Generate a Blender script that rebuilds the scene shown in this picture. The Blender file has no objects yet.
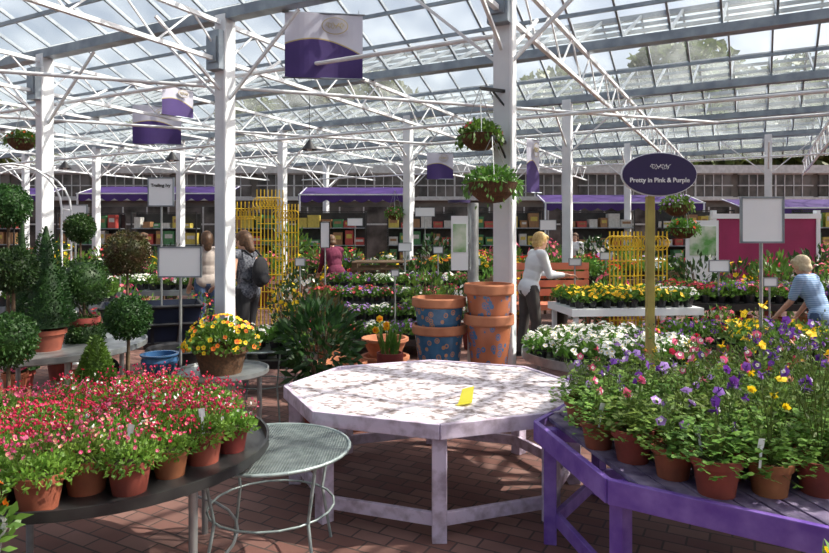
import bpy, math, random
from mathutils import Vector, Matrix
R=random.Random(11)
U=R.uniform
pi=math.pi
F=640.0; EYE=1.6
def X(u,d): return (u-414.5)/F*d
def Zh(v,d): return EYE-(v-235)/F*d
V=Vector
col=bpy.context.scene.collection
# ------------------------------------------------------------ materials
def mat(name,c,c2=None,scale=8,rough=.6,metal=0,rand=0,trans=0,bump=0,spec=.5,kind='noise',lo=.35,hi=.65):
    m=bpy.data.materials.new(name); m.use_nodes=True; nt=m.node_tree; N=nt.nodes; L=nt.links
    b=N['Principled BSDF']; out=N['Material Output']
    b.inputs['Roughness'].default_value=rough; b.inputs['Metallic'].default_value=metal
    b.inputs['Specular IOR Level'].default_value=spec
    c2=c2 or tuple(x*.75 for x in c)
    tc=N.new('ShaderNodeTexCoord')
    if kind=='wave':
        t=N.new('ShaderNodeTexWave'); t.inputs['Scale'].default_value=scale; t.inputs['Distortion'].default_value=4
    else:
        t=N.new('ShaderNodeTexNoise'); t.inputs['Scale'].default_value=scale; t.inputs['Detail'].default_value=5
    L.new(tc.outputs['Object'],t.inputs['Vector'])
    r=N.new('ShaderNodeValToRGB'); 
    r.color_ramp.elements[0].position=lo; r.color_ramp.elements[1].position=hi
    r.color_ramp.elements[0].color=(*c,1); r.color_ramp.elements[1].color=(*c2,1)
    L.new(t.outputs[0],r.inputs[0]); co=r.outputs[0]
    if rand:
        oi=N.new('ShaderNodeObjectInfo'); hs=N.new('ShaderNodeHueSaturation')
        mr=N.new('ShaderNodeMapRange'); mr.inputs[3].default_value=.5-rand*.12; mr.inputs[4].default_value=.5+rand*.12
        L.new(oi.outputs['Random'],mr.inputs[0]); L.new(mr.outputs[0],hs.inputs['Hue'])
        mv=N.new('ShaderNodeMapRange'); mv.inputs[3].default_value=1-rand; mv.inputs[4].default_value=1+rand
        L.new(oi.outputs['Random'],mv.inputs[0]); L.new(mv.outputs[0],hs.inputs['Value'])
        L.new(co,hs.inputs['Color']); co=hs.outputs[0]
    L.new(co,b.inputs['Base Color'])
    if bump:
        bp=N.new('ShaderNodeBump'); bp.inputs['Strength'].default_value=bump; bp.inputs['Distance'].default_value=.01
        L.new(t.outputs[0],bp.inputs['Height']); L.new(bp.outputs[0],b.inputs['Normal'])
    if trans:
        tr=N.new('ShaderNodeBsdfTranslucent'); mx=N.new('ShaderNodeMixShader'); mx.inputs[0].default_value=trans
        L.new(co,tr.inputs['Color']); L.new(b.outputs[0],mx.inputs[1]); L.new(tr.outputs[0],mx.inputs[2]); L.new(mx.outputs[0],out.inputs[0])
    return m
leafm=lambda n,c,c2=None,r=.12: mat(n,c,c2,scale=14,rough=.5,rand=r,trans=.35)
petal=lambda n,c,c2=None: mat(n,c,c2 or tuple(min(1,x*1.15+.02) for x in c),scale=30,rough=.6,trans=.35,rand=.06)
M={}
M['green']=leafm('leaf_green',(.07,.165,.02),(.14,.27,.045))
M['airy']=leafm('leaf_airy',(.1,.21,.03),(.24,.38,.07),.2)
M['moss']=leafm('leaf_moss',(.1,.22,.025),(.22,.37,.055),.15)
M['lime']=leafm('leaf_lime',(.16,.3,.03),(.25,.4,.07))
M['dark']=leafm('leaf_dark',(.014,.045,.012),(.035,.09,.02))
M['box']=leafm('leaf_box',(.018,.058,.013),(.045,.11,.02))
M['bronze']=leafm('leaf_bronze',(.1,.055,.025),(.07,.09,.02))
M['white']=petal('petal_white',(.85,.85,.85)); M['yellow']=petal('petal_yellow',(.9,.6,.01)); 
M['pink']=petal('petal_pink',(.7,.06,.2),(.82,.18,.33)); M['hot']=petal('petal_crimson',(.48,.008,.05),(.68,.03,.12))
M['purple']=petal('petal_purple',(.12,.02,.3),(.24,.07,.48)); M['red']=petal('petal_red',(.65,.015,.012)); M['orange']=petal('petal_orange',(.9,.2,.01))
M['blue']=petal('petal_blue',(.1,.13,.55)); M['lilac']=petal('petal_lilac',(.42,.23,.65)); M['peach']=petal('petal_peach',(.8,.4,.32))
M['terra']=mat('terracotta',(.3,.075,.04),(.19,.048,.028),scale=9,rough=.75,rand=.2)
M['terralight']=mat('terracotta_pale',(.5,.2,.1),(.36,.13,.065),scale=6,rough=.8)
M['blackplastic']=mat('black_plastic',(.015,.015,.018),rough=.4)
M['soil']=mat('soil',(.03,.018,.01),(.07,.04,.02),scale=60,rough=.95,bump=.5)
M['stem']=leafm('stem_green',(.15,.24,.05)); M['bark']=mat('bark',(.14,.09,.05),(.07,.045,.03),scale=25,rough=.9,bump=.4)
M['whitepaint']=mat('white_steel_paint',(.82,.84,.87),(.68,.71,.75),scale=3,rough=.45)
M['alu']=mat('aluminium',(.32,.36,.4),(.2,.23,.27),scale=5,rough=.35,metal=.5)
M['steel']=mat('galvanised_steel',(.42,.44,.45),(.3,.32,.33),scale=12,rough=.4,metal=.7)
M['tray']=mat('black_tray',(.012,.012,.014),(.03,.03,.03),rough=.35)
M['mesh']=mat('grey_green_wire',(.2,.25,.25),(.34,.4,.4),scale=20,rough=.4,metal=.3)
M['purplepaint']=mat('purple_paint',(.14,.06,.36),(.27,.16,.52),scale=9,rough=.5,bump=.15)
M['purpleslat']=mat('weathered_purple_slats',(.075,.05,.13),(.28,.23,.35),scale=11,rough=.7,bump=.3)
M['lavpaint']=mat('pale_lavender_paint',(.64,.55,.69),(.36,.29,.36),scale=14,rough=.65,bump=.3,lo=.45,hi=.7)
M['peel']=mat('peeling_pale_paint',(.74,.68,.73),(.2,.15,.14),scale=22,rough=.85,bump=.5,lo=.42,hi=.66)
M['wood']=mat('weathered_wood',(.22,.14,.08),(.13,.085,.05),scale=9,rough=.8,bump=.3)
M['postwood']=mat('yellow_green_post',(.42,.34,.09),(.28,.23,.06),scale=6,rough=.7)
M['salmon']=mat('salmon_paint',(.6,.2,.11),(.5,.15,.09),scale=5,rough=.6)
M['yellowsteel']=mat('yellow_steel',(.85,.58,.03),(.7,.45,.02),scale=4,rough=.4)
M['bpurple']=mat('banner_purple',(.045,.022,.13),(.06,.03,.17),scale=2,rough=.6,trans=.1)
M['bwhite']=mat('banner_white',(.66,.66,.76),(.6,.6,.72),scale=2,rough=.6,trans=.3)
M['gold']=mat('gold_ink',(.5,.4,.16),(.42,.34,.14),rough=.4)
M['signpurple']=mat('sign_purple',(.022,.011,.07),(.028,.014,.085),scale=2,rough=.4)
M['signwhite']=mat('sign_white',(.85,.87,.9),(.8,.82,.86),scale=2,rough=.4)
M['textwhite']=mat('lettering_white',(.95,.95,.97),rough=.5); M['textblack']=mat('lettering_black',(.01,.01,.01),rough=.5)
M['coir']=mat('coir_liner',(.12,.055,.025),(.06,.03,.015),scale=50,rough=.95,bump=.6)
M['awning']=mat('awning_purple',(.05,.018,.14),(.065,.024,.18),scale=2,rough=.7,trans=.15)
M['magenta']=mat('magenta_board',(.36,.02,.11),(.28,.015,.085),scale=2,rough=.6)
M['navy']=mat('navy_plastic',(.01,.014,.03),(.015,.02,.045),rough=.35)
M['bluepot']=mat('blue_glaze',(.05,.13,.28),(.03,.08,.18),scale=5,rough=.2)
M['yellowcard']=mat('yellow_card',(.85,.82,.1),(.8,.74,.08),rough=.5,trans=.5)
M['poster']=mat('poster_green',(.12,.35,.08),(.65,.7,.6),scale=5,rough=.4)
M['rubber']=mat('rubber',(.02,.02,.02),rough=.8)
M['wallcream']=mat('back_wall_render',(.22,.19,.16),(.1,.09,.08),scale=.8,rough=.8)
M['fascia']=mat('fascia_white',(.55,.55,.55),rough=.6)
M['winglass']=mat('shop_window_glass',(.03,.028,.025),(.17,.15,.14),scale=1.4,rough=.12)
for k,c in (('pk1',(.4,.06,.05)),('pk2',(.5,.4,.08)),('pk3',(.06,.2,.08)),('pk4',(.5,.5,.48)),('pk5',(.1,.13,.3)),('pk6',(.28,.15,.07))): M[k]=mat('packaging_'+k,c,tuple(x*.8 for x in c),scale=20,rough=.5)
def pattern_mat(name,a,a2,bc,th=.12,sc=12):
    m=mat(name,a,a2,scale=6,rough=.25)
    nt=m.node_tree;N=nt.nodes;L=nt.links;b=N['Principled BSDF']
    tc=N.new('ShaderNodeTexCoord'); v=N.new('ShaderNodeTexVoronoi'); v.inputs['Scale'].default_value=sc
    L.new(tc.outputs['Object'],v.inputs['Vector']); r=N.new('ShaderNodeValToRGB'); r.color_ramp.interpolation='CONSTANT'
    r.color_ramp.elements[0].color=(1,1,1,1); r.color_ramp.elements[1].position=.38; r.color_ramp.elements[1].color=(0,0,0,1)
    e=r.color_ramp.elements.new(.18); e.color=(0,0,0,1); e=r.color_ramp.elements.new(.26); e.color=(1,1,1,1)
    L.new(v.outputs[0],r.inputs[0]); mx=N.new('ShaderNodeMix'); mx.data_type='RGBA'
    src=b.inputs['Base Color'].links[0].from_socket
    L.new(r.outputs[0],mx.inputs[0]); L.new(src,mx.inputs[6]); mx.inputs[7].default_value=(*bc,1); L.new(mx.outputs[2],b.inputs['Base Color'])
    return m
M['pattern']=pattern_mat('patterned_blue_glaze',(.03,.1,.2),(.06,.17,.3),(.42,.22,.12),.12,15)
M['pattern2']=pattern_mat('terracotta_blue_pattern',(.46,.16,.08),(.36,.12,.06),(.06,.16,.32),.12,14)
def floor_mat():
    m=bpy.data.materials.new('brick_pavers'); m.use_nodes=True; nt=m.node_tree;N=nt.nodes;L=nt.links;b=N['Principled BSDF']
    tc=N.new('ShaderNodeTexCoord'); mp=N.new('ShaderNodeMapping'); mp.inputs['Rotation'].default_value=(0,0,math.radians(28))
    L.new(tc.outputs['Object'],mp.inputs[0]); br=N.new('ShaderNodeTexBrick')
    br.inputs['Scale'].default_value=1; br.inputs['Brick Width'].default_value=.21; br.inputs['Row Height'].default_value=.105; br.inputs['Mortar Size'].default_value=.006
    br.inputs['Color1'].default_value=(.19,.085,.07,1); br.inputs['Color2'].default_value=(.29,.165,.14,1); br.inputs['Mortar'].default_value=(.08,.055,.05,1)
    L.new(mp.outputs[0],br.inputs[0]); n=N.new('ShaderNodeTexNoise'); n.inputs['Scale'].default_value=3; n.inputs['Detail'].default_value=6
    L.new(mp.outputs[0],n.inputs[0]); mx=N.new('ShaderNodeMix'); mx.data_type='RGBA'; mx.blend_type='MULTIPLY'; mx.inputs[0].default_value=.6
    r=N.new('ShaderNodeValToRGB'); r.color_ramp.elements[0].position=.3; r.color_ramp.elements[0].color=(.45,.42,.42,1); r.color_ramp.elements[1].color=(1.2,1.15,1.15,1)
    L.new(n.outputs[0],r.inputs[0]); L.new(br.outputs[0],mx.inputs[6]); L.new(r.outputs[0],mx.inputs[7]); L.new(mx.outputs[2],b.inputs['Base Color'])
    bp=N.new('ShaderNodeBump'); bp.inputs['Strength'].default_value=.5; bp.inputs['Distance'].default_value=.008; L.new(br.outputs[1],bp.inputs['Height']); bp.invert=True
    L.new(bp.outputs[0],b.inputs['Normal']); b.inputs['Roughness'].default_value=.7
    return m
M['floor']=floor_mat()
def glass_mat():
    m=bpy.data.materials.new('roof_glass'); m.use_nodes=True; nt=m.node_tree;N=nt.nodes;L=nt.links
    N.remove(N['Principled BSDF']); out=N['Material Output']
    t=N.new('ShaderNodeBsdfTransparent'); t.inputs[0].default_value=(.95,.975,.98,1)
    d=N.new('ShaderNodeBsdfTranslucent'); d.inputs[0].default_value=(.85,.92,.95,1)
    tc=N.new('ShaderNodeTexCoord'); n=N.new('ShaderNodeTexNoise'); n.inputs['Scale'].default_value=1.5; L.new(tc.outputs['Object'],n.inputs[0])
    mr=N.new('ShaderNodeMapRange'); mr.inputs[1].default_value=.35; mr.inputs[2].default_value=.7; mr.inputs[3].default_value=.05; mr.inputs[4].default_value=.18
    L.new(n.outputs[0],mr.inputs[0]); mx=N.new('ShaderNodeMixShader'); L.new(mr.outputs[0],mx.inputs[0]); L.new(t.outputs[0],mx.inputs[1]); L.new(d.outputs[0],mx.inputs[2])
    L.new(mx.outputs[0],out.inputs[0]); return m
M['glass']=glass_mat()
# ------------------------------------------------------------ mesh builder
class MB:
    def __init__(s): s.v=[];s.f=[];s.m=[];s.s=[]
    def add(s,vs,fs,mi=0,sm=False):
        o=len(s.v); s.v+= [tuple(v) for v in vs]
        for f in fs: s.f.append(tuple(o+i for i in f)); s.m.append(mi); s.s.append(sm)
    def box(s,c,d,mi=0,rot=None):
        c=V(c); h=V(d)/2; vs=[]
        for x in(-1,1):
            for y in(-1,1):
                for z in(-1,1):
                    p=V((x*h.x,y*h.y,z*h.z)); 
                    if rot: p=rot@p
                    vs.append(c+p)
        s.add(vs,[(0,1,3,2),(4,6,7,5),(0,4,5,1),(2,3,7,6),(0,2,6,4),(1,5,7,3)],mi)
    def beam(s,a,b,w,h,mi=0,up=V((0,0,1))):
        a=V(a);b=V(b);d=(b-a).normalized()
        if abs(d.dot(up))>.98: up=V((0,1,0))
        x=d.cross(up).normalized(); y=x.cross(d).normalized()
        vs=[p+x*i*w/2+y*j*h/2 for p in(a,b) for i,j in((-1,-1),(1,-1),(1,1),(-1,1))]
        s.add(vs,[(3,2,1,0),(4,5,6,7),(0,1,5,4),(1,2,6,5),(2,3,7,6),(3,0,4,7)],mi)
    def cone(s,a,b,r0,r1,n=8,mi=0,caps=True):
        a=V(a);b=V(b);d=(b-a).normalized(); up=V((0,0,1)) if abs(d.z)<.95 else V((0,1,0))
        x=d.cross(up).normalized(); y=x.cross(d).normalized()
        vs=[p+(x*math.cos(2*pi*i/n)+y*math.sin(2*pi*i/n))*r for p,r in((a,r0),(b,r1)) for i in range(n)]
        s.add(vs,[(i,(i+1)%n,n+(i+1)%n,n+i) for i in range(n)],mi,True)
        if caps: s.add(vs,[tuple(range(n))[::-1],tuple(range(n,2*n))],mi)
    def tube(s,pts,r,n=6,mi=0):
        for a,b in zip(pts,pts[1:]): s.cone(a,b,r,r,n,mi)
    def lathe(s,prof,n=20,mi=0,o=(0,0,0)):
        o=V(o); vs=[o+V((r*math.cos(2*pi*i/n),r*math.sin(2*pi*i/n),z)) for r,z in prof for i in range(n)]
        mis=mi if isinstance(mi,list) else [mi]*(len(prof)-1)
        for k in range(len(prof)-1):
            base=k*n
            s.add(vs[base:base+2*n],[(i,(i+1)%n,n+(i+1)%n,n+i) for i in range(n)],mis[k],True)
    def ball(s,c,r,n=10,mi=0,rot=None):
        c=V(c); r=V((r,r,r)) if not hasattr(r,'__len__') else V(r); m=max(4,n*2//3); vs=[];fs=[]
        def P(i,j):
            t=pi*j/m; a=2*pi*i/n; p=V((math.sin(t)*math.cos(a)*r.x,math.sin(t)*math.sin(a)*r.y,math.cos(t)*r.z))
            return c+(rot@p if rot else p)
        vs.append(P(0,0))
        for j in range(1,m): vs+=[P(i,j) for i in range(n)]
        vs.append(P(0,m))
        for i in range(n): fs.append((0,1+i,1+(i+1)%n)); fs.append((len(vs)-1,1+(m-2)*n+(i+1)%n,1+(m-2)*n+i))
        for j in range(m-2):
            for i in range(n): a=1+j*n; fs.append((a+i,a+n+i,a+n+(i+1)%n,a+(i+1)%n))
        s.add(vs,fs,mi,True)
    def caps(s,a,b,r0,r1,n=10,mi=0):
        s.cone(a,b,r0,r1,n,mi); s.ball(a,r0,n,mi); s.ball(b,r1,n,mi)
    def leaf(s,p,d,nrm,L,W,mi=0,mid=.5):
        p=V(p); sd=d.cross(nrm)
        if sd.length<1e-4: sd=V((1,0,0))
        sd.normalize(); s.add([p,p+d*L*mid+sd*W/2,p+d*L,p+d*L*mid-sd*W/2],[(0,1,2,3)],mi)
    def flower(s,p,n,r,mi=0,mc=1,k=5,cup=.3):
        n=n.normalized(); a=n.cross(V((.3,.5,.81))).normalized(); b=n.cross(a)
        for i in range(k):
            t=2*pi*i/k; d=(a*math.cos(t)+b*math.sin(t)+n*cup).normalized(); s.leaf(p,d,n,r,r*.95,mi,.62)
        q=p+n*r*.22; e=r*.25; s.add([q+a*e,q+b*e,q-a*e,q-b*e],[(0,1,2,3)],mc)
    def mesh(s,name,mats):
        me=bpy.data.meshes.new(name); me.from_pydata(s.v,[],s.f)
        for k in mats: me.materials.append(M[k] if isinstance(k,str) else k)
        me.polygons.foreach_set('material_index',s.m); me.polygons.foreach_set('use_smooth',s.s); me.update(); return me
def ru():
    while 1:
        v=V((U(-1,1),U(-1,1),U(-1,1)))
        if .1<v.length<1: return v.normalized()
def setl(o,label,cat,group=None,kind=None):
    if label:o['label']=label
    if cat:o['category']=cat
    if group:o['group']=group
    if kind:o['kind']=kind
def mo(name,me,loc=(0,0,0),rot=0,sc=1,parent=None,label=None,cat=None,group=None,kind=None):
    o=bpy.data.objects.new(name,me); o.location=loc
    o.rotation_euler=rot if hasattr(rot,'__len__') else (0,0,rot)
    o.scale=(sc,)*3 if not hasattr(sc,'__len__') else sc
    if parent: o.parent=parent
    setl(o,label,cat,group,kind); col.objects.link(o); return o
def thing(name,loc,label,cat,rot=0,sc=1,group=None): return mo(name,None,loc,rot,sc,None,label,cat,group)
def spawn(spec,name,loc,label,cat,rot=0,sc=1,group=None):
    if not isinstance(spec,list): return mo(name,spec,loc,rot,sc,None,label,cat,group)
    e=thing(name,loc,label,cat,rot,sc,group)
    for pn,me in spec: mo(pn,me,parent=e)
    return e
def bev(o,w=.004):
    b=o.modifiers.new('Bevel','BEVEL'); b.width=w; b.segments=2; b.limit_method='ANGLE'; return o
# ------------------------------------------------------------ plant parts
def potprof(r,h): return [(0.001,.0),(r*.74,0),(r*.93,.78*h),(r*1.04,.78*h),(r*1.04,h),(r*.94,h),(r*.9,.8*h)]
def pot_mesh(r,h,m='terra',n=18):
    b=MB(); b.lathe(potprof(r,h),n); return b.mesh('pot',[m])
def soil_mesh(r,z,m='soil'):
    b=MB(); b.lathe([(r*.92,z),(r*.5,z+.006),(.001,z+.008)],14); return b.mesh('soil',[m])
def dome(b,rad,h,z,n,L,W,mi=0,up=.4,lo=.45,c=(0,0)):
    for i in range(n):
        d=ru(); d.z=abs(d.z)*1.0-.12; r=U(lo,1)
        p=V((c[0]+d.x*rad*r,c[1]+d.y*rad*r,z+max(0,d.z)*h*r)); dd=(d*.8+ru()*.7+V((0,0,up))).normalized()
        b.leaf(p,dd,ru(),L*U(.7,1.2),W*U(.7,1.2),mi)
def sphere_leaves(b,c,r,n,L,W,mi=0,flat=1):
    c=V(c)
    for i in range(n):
        d=ru(); p=c+V((d.x,d.y,d.z*flat))*r*(U(.85,1.03)); b.leaf(p,(d*.6+ru()).normalized(),ru(),L*U(.7,1.2),W,mi)
def cone_leaves(b,r,z0,z1,n,L,W,mi=0):
    for i in range(n):
        t=1-math.sqrt(U(0,1)); a=U(0,2*pi); rr=r*(1-t)**.8*U(.85,1)*min(1,(t+.04)*9)
        d=V((math.cos(a),math.sin(a),.5)); b.leaf((rr*d.x,rr*d.y,z0+(z1-z0)*t),(d+ru()*.7).normalized(),ru(),L*U(.7,1.2),W,mi)
def bedding(fc,fc2='yellow',leafc='green',potm='blackplastic',n=75,nf=11,fr=.021,h=.1,rad=.088):
    b=MB(); b.lathe(potprof(.05,.075)+[(.001,.06)],8,0); dome(b,rad,h,.07,n,.05,.028,1)
    for i in range(nf):
        d=ru(); d.z=abs(d.z)+.25; d.normalize(); b.flower(V((d.x*rad,d.y*rad,.08+d.z*h)),(d+V((0,-.4,.3))),fr*U(.8,1.2),2,3)
    return b.mesh('bedding_plant',[potm,leafc,fc,fc2])
BED={k:[bedding(k,'yellow' if k!='yellow' else 'orange',nf=15 if k=='white' else 11) for _ in range(2)] for k in ('white','yellow','pink','purple','red','orange','lilac','hot','blue')}
BED['green']=[bedding('lime','lime','green',n=90,nf=2)]
NAMES={'white':'potted_viola','yellow':'potted_pansy','pink':'potted_primula','purple':'potted_violet','red':'potted_begonia','orange':'potted_marigold','lilac':'potted_aubrieta','hot':'potted_cyclamen','blue':'potted_lobelia','green':'potted_herb'}
CN={'hot':'crimson','green':'leafy'}
def putbed(k,loc,sc,where,group):
    spawn(R.choice(BED[k]),NAMES[k],loc,f"small {CN.get(k,k)} bedding plant on {where}",'potted plant',U(0,6.28),sc*U(.9,1.12),group)
def fill(cx,cy,w,d,z,rot,cols,sp,where,sc=1,rnd=False,mix=.15):
    nx=max(1,int(w/sp)); ny=max(1,int(d/sp)); c,s=math.cos(rot),math.sin(rot); g=f"bedding plants on {where}"
    for i in range(nx):
        for j in range(ny):
            x=(i+.5)/nx*w-w/2; y=(j+.5)/ny*d-d/2
            if rnd and (x/(w/2))**2+(y/(d/2))**2>.95: continue
            k=cols[int(i/nx*len(cols))] if U(0,1)>mix else R.choice(cols)
            x+=U(-.01,.01);y+=U(-.01,.01)
            putbed(k,(cx+x*c-y*s,cy+x*s+y*c,z),sc,where,g)
# ------------------------------------------------------------ floor, roof
b=MB(); b.add([(-60,-8,0),(60,-8,0),(60,90,0),(-60,90,0)],[(0,1,2,3)])
mo('floor',b.mesh('floor',['floor']),label='red-brown brick paver floor',kind='structure')
th=math.radians(28); A=V((math.sin(th),math.cos(th),0)); Bv=V((-math.cos(th),math.sin(th),0)); O=V((-2.25,7.6,0))
def G(a,bb,z=0): return O+A*a+Bv*bb+V((0,0,z))
GZ=4.2; BAY=3.32; RH=.85
wn=0
for k in range(-3,6):
    a0=k*BAY
    b=MB()
    for (s0,s1,z0,z1) in ((0,.5,GZ+.08,GZ+RH),(.5,1,GZ+RH,GZ+.08)):
        p=[G(a0+s0*BAY,-18,z0),G(a0+s1*BAY,-18,z1),G(a0+s1*BAY,20,z1),G(a0+s0*BAY,20,z0)]
        b.add(p,[(0,1,2,3)],0)
        for j in range(0,64):
            bb=-18+j*.61
            b.beam(G(a0+s0*BAY,bb,z0+.01),G(a0+s1*BAY,bb,z1+.01),.028,.05,1)
        for t in (.33,.67):
            zz=z0+(z1-z0)*t; b.beam(G(a0+(s0+(s1-s0)*t)*BAY,-18,zz-.04),G(a0+(s0+(s1-s0)*t)*BAY,20,zz-.04),.035,.05,1)
    b.beam(G(a0+.5*BAY,-18,GZ+RH),G(a0+.5*BAY,20,GZ+RH),.1,.08,1)
    wn+=1
    mo(f'window_{wn}',b.mesh('roof_bay',['glass','alu']),label='long ridge of glasshouse roof glazing with aluminium bars',kind='structure')
    b=MB(); b.beam(G(a0,-18,GZ),G(a0,20,GZ),.16,.12,0)
    mo(f'trim_{wn}',b.mesh('gutter',['alu']),label='aluminium roof gutter between glass ridges',kind='structure')
for i,bb in enumerate([-10.5,-7,-3.5,0,3.5,7,10.5,14]):
    b=MB(); a0,a1=-9.9,19.8; off=0
    b.beam(G(a0,bb,GZ-.1),G(a1,bb,GZ-.1),.05,.05); b.beam(G(a0,bb,GZ-.55),G(a1,bb,GZ-.55),.05,.045)
    n=30
    for j in range(n):
        x0=a0+(a1-a0)*j/n; x1=a0+(a1-a0)*(j+1)/n; xm=(x0+x1)/2
        b.beam(G(x0,bb,GZ-.55),G(xm,bb,GZ-.1),.018,.018); b.beam(G(xm,bb,GZ-.1),G(x1,bb,GZ-.55),.018,.018)
    mo('roof_truss',b.mesh('truss',['whitepaint']),label='long white steel lattice roof truss',cat='roof truss',group='lattice roof trusses')
cols_=[]
for k in range(-3,5): cols_.append((0,3.5*k))
for r_ in (1,2):
    for k in range(-4,5):
        if (r_,k)!=(1,-2): cols_.append((6.64*r_,3.5*k+1.14))
for (a,bb) in cols_:
    p=G(a,bb)
    if p.y<5: continue
    b=MB(); b.box((0,0,GZ/2),(.17,.17,GZ)); 
    o=thing('steel_column',p,'square white steel column holding up the glass roof','column',rot=-th,group='white steel roof columns')
    bev(mo('post',b.mesh('post',['whitepaint']),parent=o),.008)
    b=MB(); b.box((0,0,.012),(.3,.3,.024)); 
    for x in(-1,1):
        for y in(-1,1): b.cone((x*.12,y*.12,.02),(x*.12,y*.12,.045),.012,.012,6)
    mo('base_plate',b.mesh('base_plate',['steel']),parent=o)
    for sx in(-1,1):
        b=MB(); b.beam((sx*.06,0,GZ-1.0),(sx*1.1,0,GZ-.1),.03,.03); mo('knee_brace',b.mesh('brace',['whitepaint']),parent=o)
        b=MB(); b.beam((0,sx*.06,GZ-.9),(0,sx*1.0,GZ-.3),.03,.03); mo('knee_brace',b.mesh('brace',['whitepaint']),parent=o)
    if p.y<11:
        b=MB(); b.box((0,-.14,GZ-.45),(.2,.12,.45)); b.box((0,-.21,GZ-.45),(.14,.02,.3)); mo('junction_box',b.mesh('jbox',['alu']),parent=o)
        b=MB(); b.cone((.1,-.1,GZ-.2),(.1,-.1,0.3),.02,.02,8); mo('downpipe',b.mesh('downpipe',['signwhite']),parent=o)
for i,(a,bb,a2,bb2,z,z2) in enumerate([(.25,3.5,.25,-3.5,3.55,3.55),(.25,10.5,.25,3.6,3.55,3.55),(6.9,11,6.9,-9,3.6,3.6),(13.0,9,13.0,-9,3.6,3.6),
        (-3.3,8,6.3,.4,3.5,3.5),(-3.3,4,6.3,-5,3.5,3.5),(3.3,12,3.3,-8,3.3,3.3)]):
    b=MB(); b.cone(G(a,bb,z),G(a2,bb2,z2),.024,.024,8)
    mo('tie_rod',b.mesh('tie',['whitepaint']),label='white painted steel tie pipe under the roof',cat='roof pipe',group='roof tie pipes')
for k in range(0,4):
    q=G(3.6,3.5*k+1.5,3.1); b=MB()
    b.tube([q+V((0,0,GZ-3.1)),q+V((0,0,.2))],.006,5); b.lathe([(.02,.2),(.05,.16),(.14,.04),(.15,.03),(.13,.03),(.001,.1)],16,0,q)
    b.ball(q+V((0,0,.05)),.05,10,1)
    mo('pendant_lamp',b.mesh('lamp',['blackplastic','signwhite']),label='dark pendant lamp hanging from the glass roof',cat='lamp',group='pendant lamps')
# ------------------------------------------------------------ outside
def tree_spec(seed):
    t=MB(); t.cone((0,0,0),(0.2,0,4),.35,.22,10)
    cl=[]
    for i in range(13):
        a=i*2.4; z=U(3.5,9.5); rr=U(.8,3.0)*(1-(z-3.5)/9); p=V((rr*math.cos(a),rr*math.sin(a),z)); cl.append(p); t.cone((.2,0,U(3,4.5)),p,.12,.03,6)
    f=MB()
    for p in cl: sphere_leaves(f,p,U(1.3,2.1),420,.5,.3,0,.8)
    return [('trunk',t.mesh('trunk',['bark'])),('foliage',f.mesh('foliage',['treeleaf']))]
M['treeleaf']=leafm('tree_leaf',(.05,.075,.018),(.12,.15,.035))
TR=[tree_spec(i) for i in range(3)]
for i,(x,y,s) in enumerate([(-27,40,1.1),(-18,42,.9),(-10,40,1.0),(-2,38,1.2),(6,40,1.05),(14,36,1.2),(22,38,1.3),(31,41,1.3),(-37,44,1.2),(10,52,1.6),(27,58,1.8),(-8,54,1.5)]):
    spawn(TR[i%3],'tree',(x,y,0),'tall leafy green tree beyond the glasshouse','tree',U(0,6),s,'trees outside')
BY=24
b=MB(); b.box((0,BY+.15,2.0),(56,.3,4.0)); mo('wall_back',b.mesh('wall_back',['wallcream']),label='grey rendered wall of the shop building',kind='structure')
b=MB(); b.box((0,BY-.1,4.05),(56,.25,.3)); mo('trim_20',b.mesh('fascia',['fascia']),label='white fascia board along the shop wall',kind='structure')
b=MB(); b.box((0,BY-.06,2.95),(56,.2,.12)); mo('trim_21',b.mesh('fascia2',['fascia']),label='white transom along the shop wall',kind='structure')
for i in range(18):
    x=-25.5+i*3; b=MB(); b.box((0,0,0),(2.7,.05,.85),0); b.box((0,-.03,.0),(.06,.06,.85),1)
    for xx in(-1.0,-.68,-.34,.34,.68,1.0): b.box((xx,-.03,0),(.03,.05,.85),1)
    for zz in(-.43,0,.43): b.box((0,-.03,zz),(2.8,.07,.04),1)
    mo(f'window_{30+i}',b.mesh('clerestory',['winglass','fascia']),(x,BY-.03,3.45),label='dark clerestory window with white mullions',kind='structure')
    b=MB(); b.box((0,0,0),(2.6,.05,2.3),0); 
    for xx in(-1.3,-.4,.5,1.3): b.box((xx,-.03,0),(.05,.06,2.3),1)
    b.box((0,-.03,.5),(2.6,.05,.06),1)
    mo(f'window_{60+i}',b.mesh('shopfront',['winglass','fascia']),(x,BY-.03,1.5),label='dark glazed shop front',kind='structure')
def awning(x0,x1,y,z,label):
    e=thing('awning',((x0+x1)/2,y,z),label,'awning',group='purple awnings'); w=x1-x0
    b=MB(); b.add([(-w/2,-1.2,0),(w/2,-1.2,0),(w/2,.1,.32),(-w/2,.1,.32)],[(0,1,2,3)]); mo('canopy',b.mesh('canopy',['awning']),parent=e)
    b=MB(); n=int(w/.4)
    for i in range(n):
        a=-w/2+i*w/n; c=w/n; vs=[(a,-1.21,0),(a+c,-1.21,0)]+[(a+c-c*t/6,-1.21,-.16-.09*math.sin(pi*t/6)) for t in range(7)]
        b.add(vs,[tuple(range(len(vs)))])
    mo('valance',b.mesh('valance',['awning']),parent=e)
    b=MB(); b.beam((-w/2,-1.2,0),(w/2,-1.2,0),.04,.04); mo('front_rail',b.mesh('arail',['whitepaint']),parent=e)
    for xx in (-w/2+.05,w/2-.05):
        b=MB(); b.beam((xx,-1.2,0),(xx,-1.2,-z),.05,.05); b.beam((xx,0.1,.32),(xx,-1.2,0),.03,.03); mo('support',b.mesh('aframe',['whitepaint']),parent=e)
awning(-3.6,-.1,21,2.85,'purple fabric awning with scalloped valance'); awning(-11,-6,22,2.95,'purple fabric awning with scalloped valance')
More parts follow.
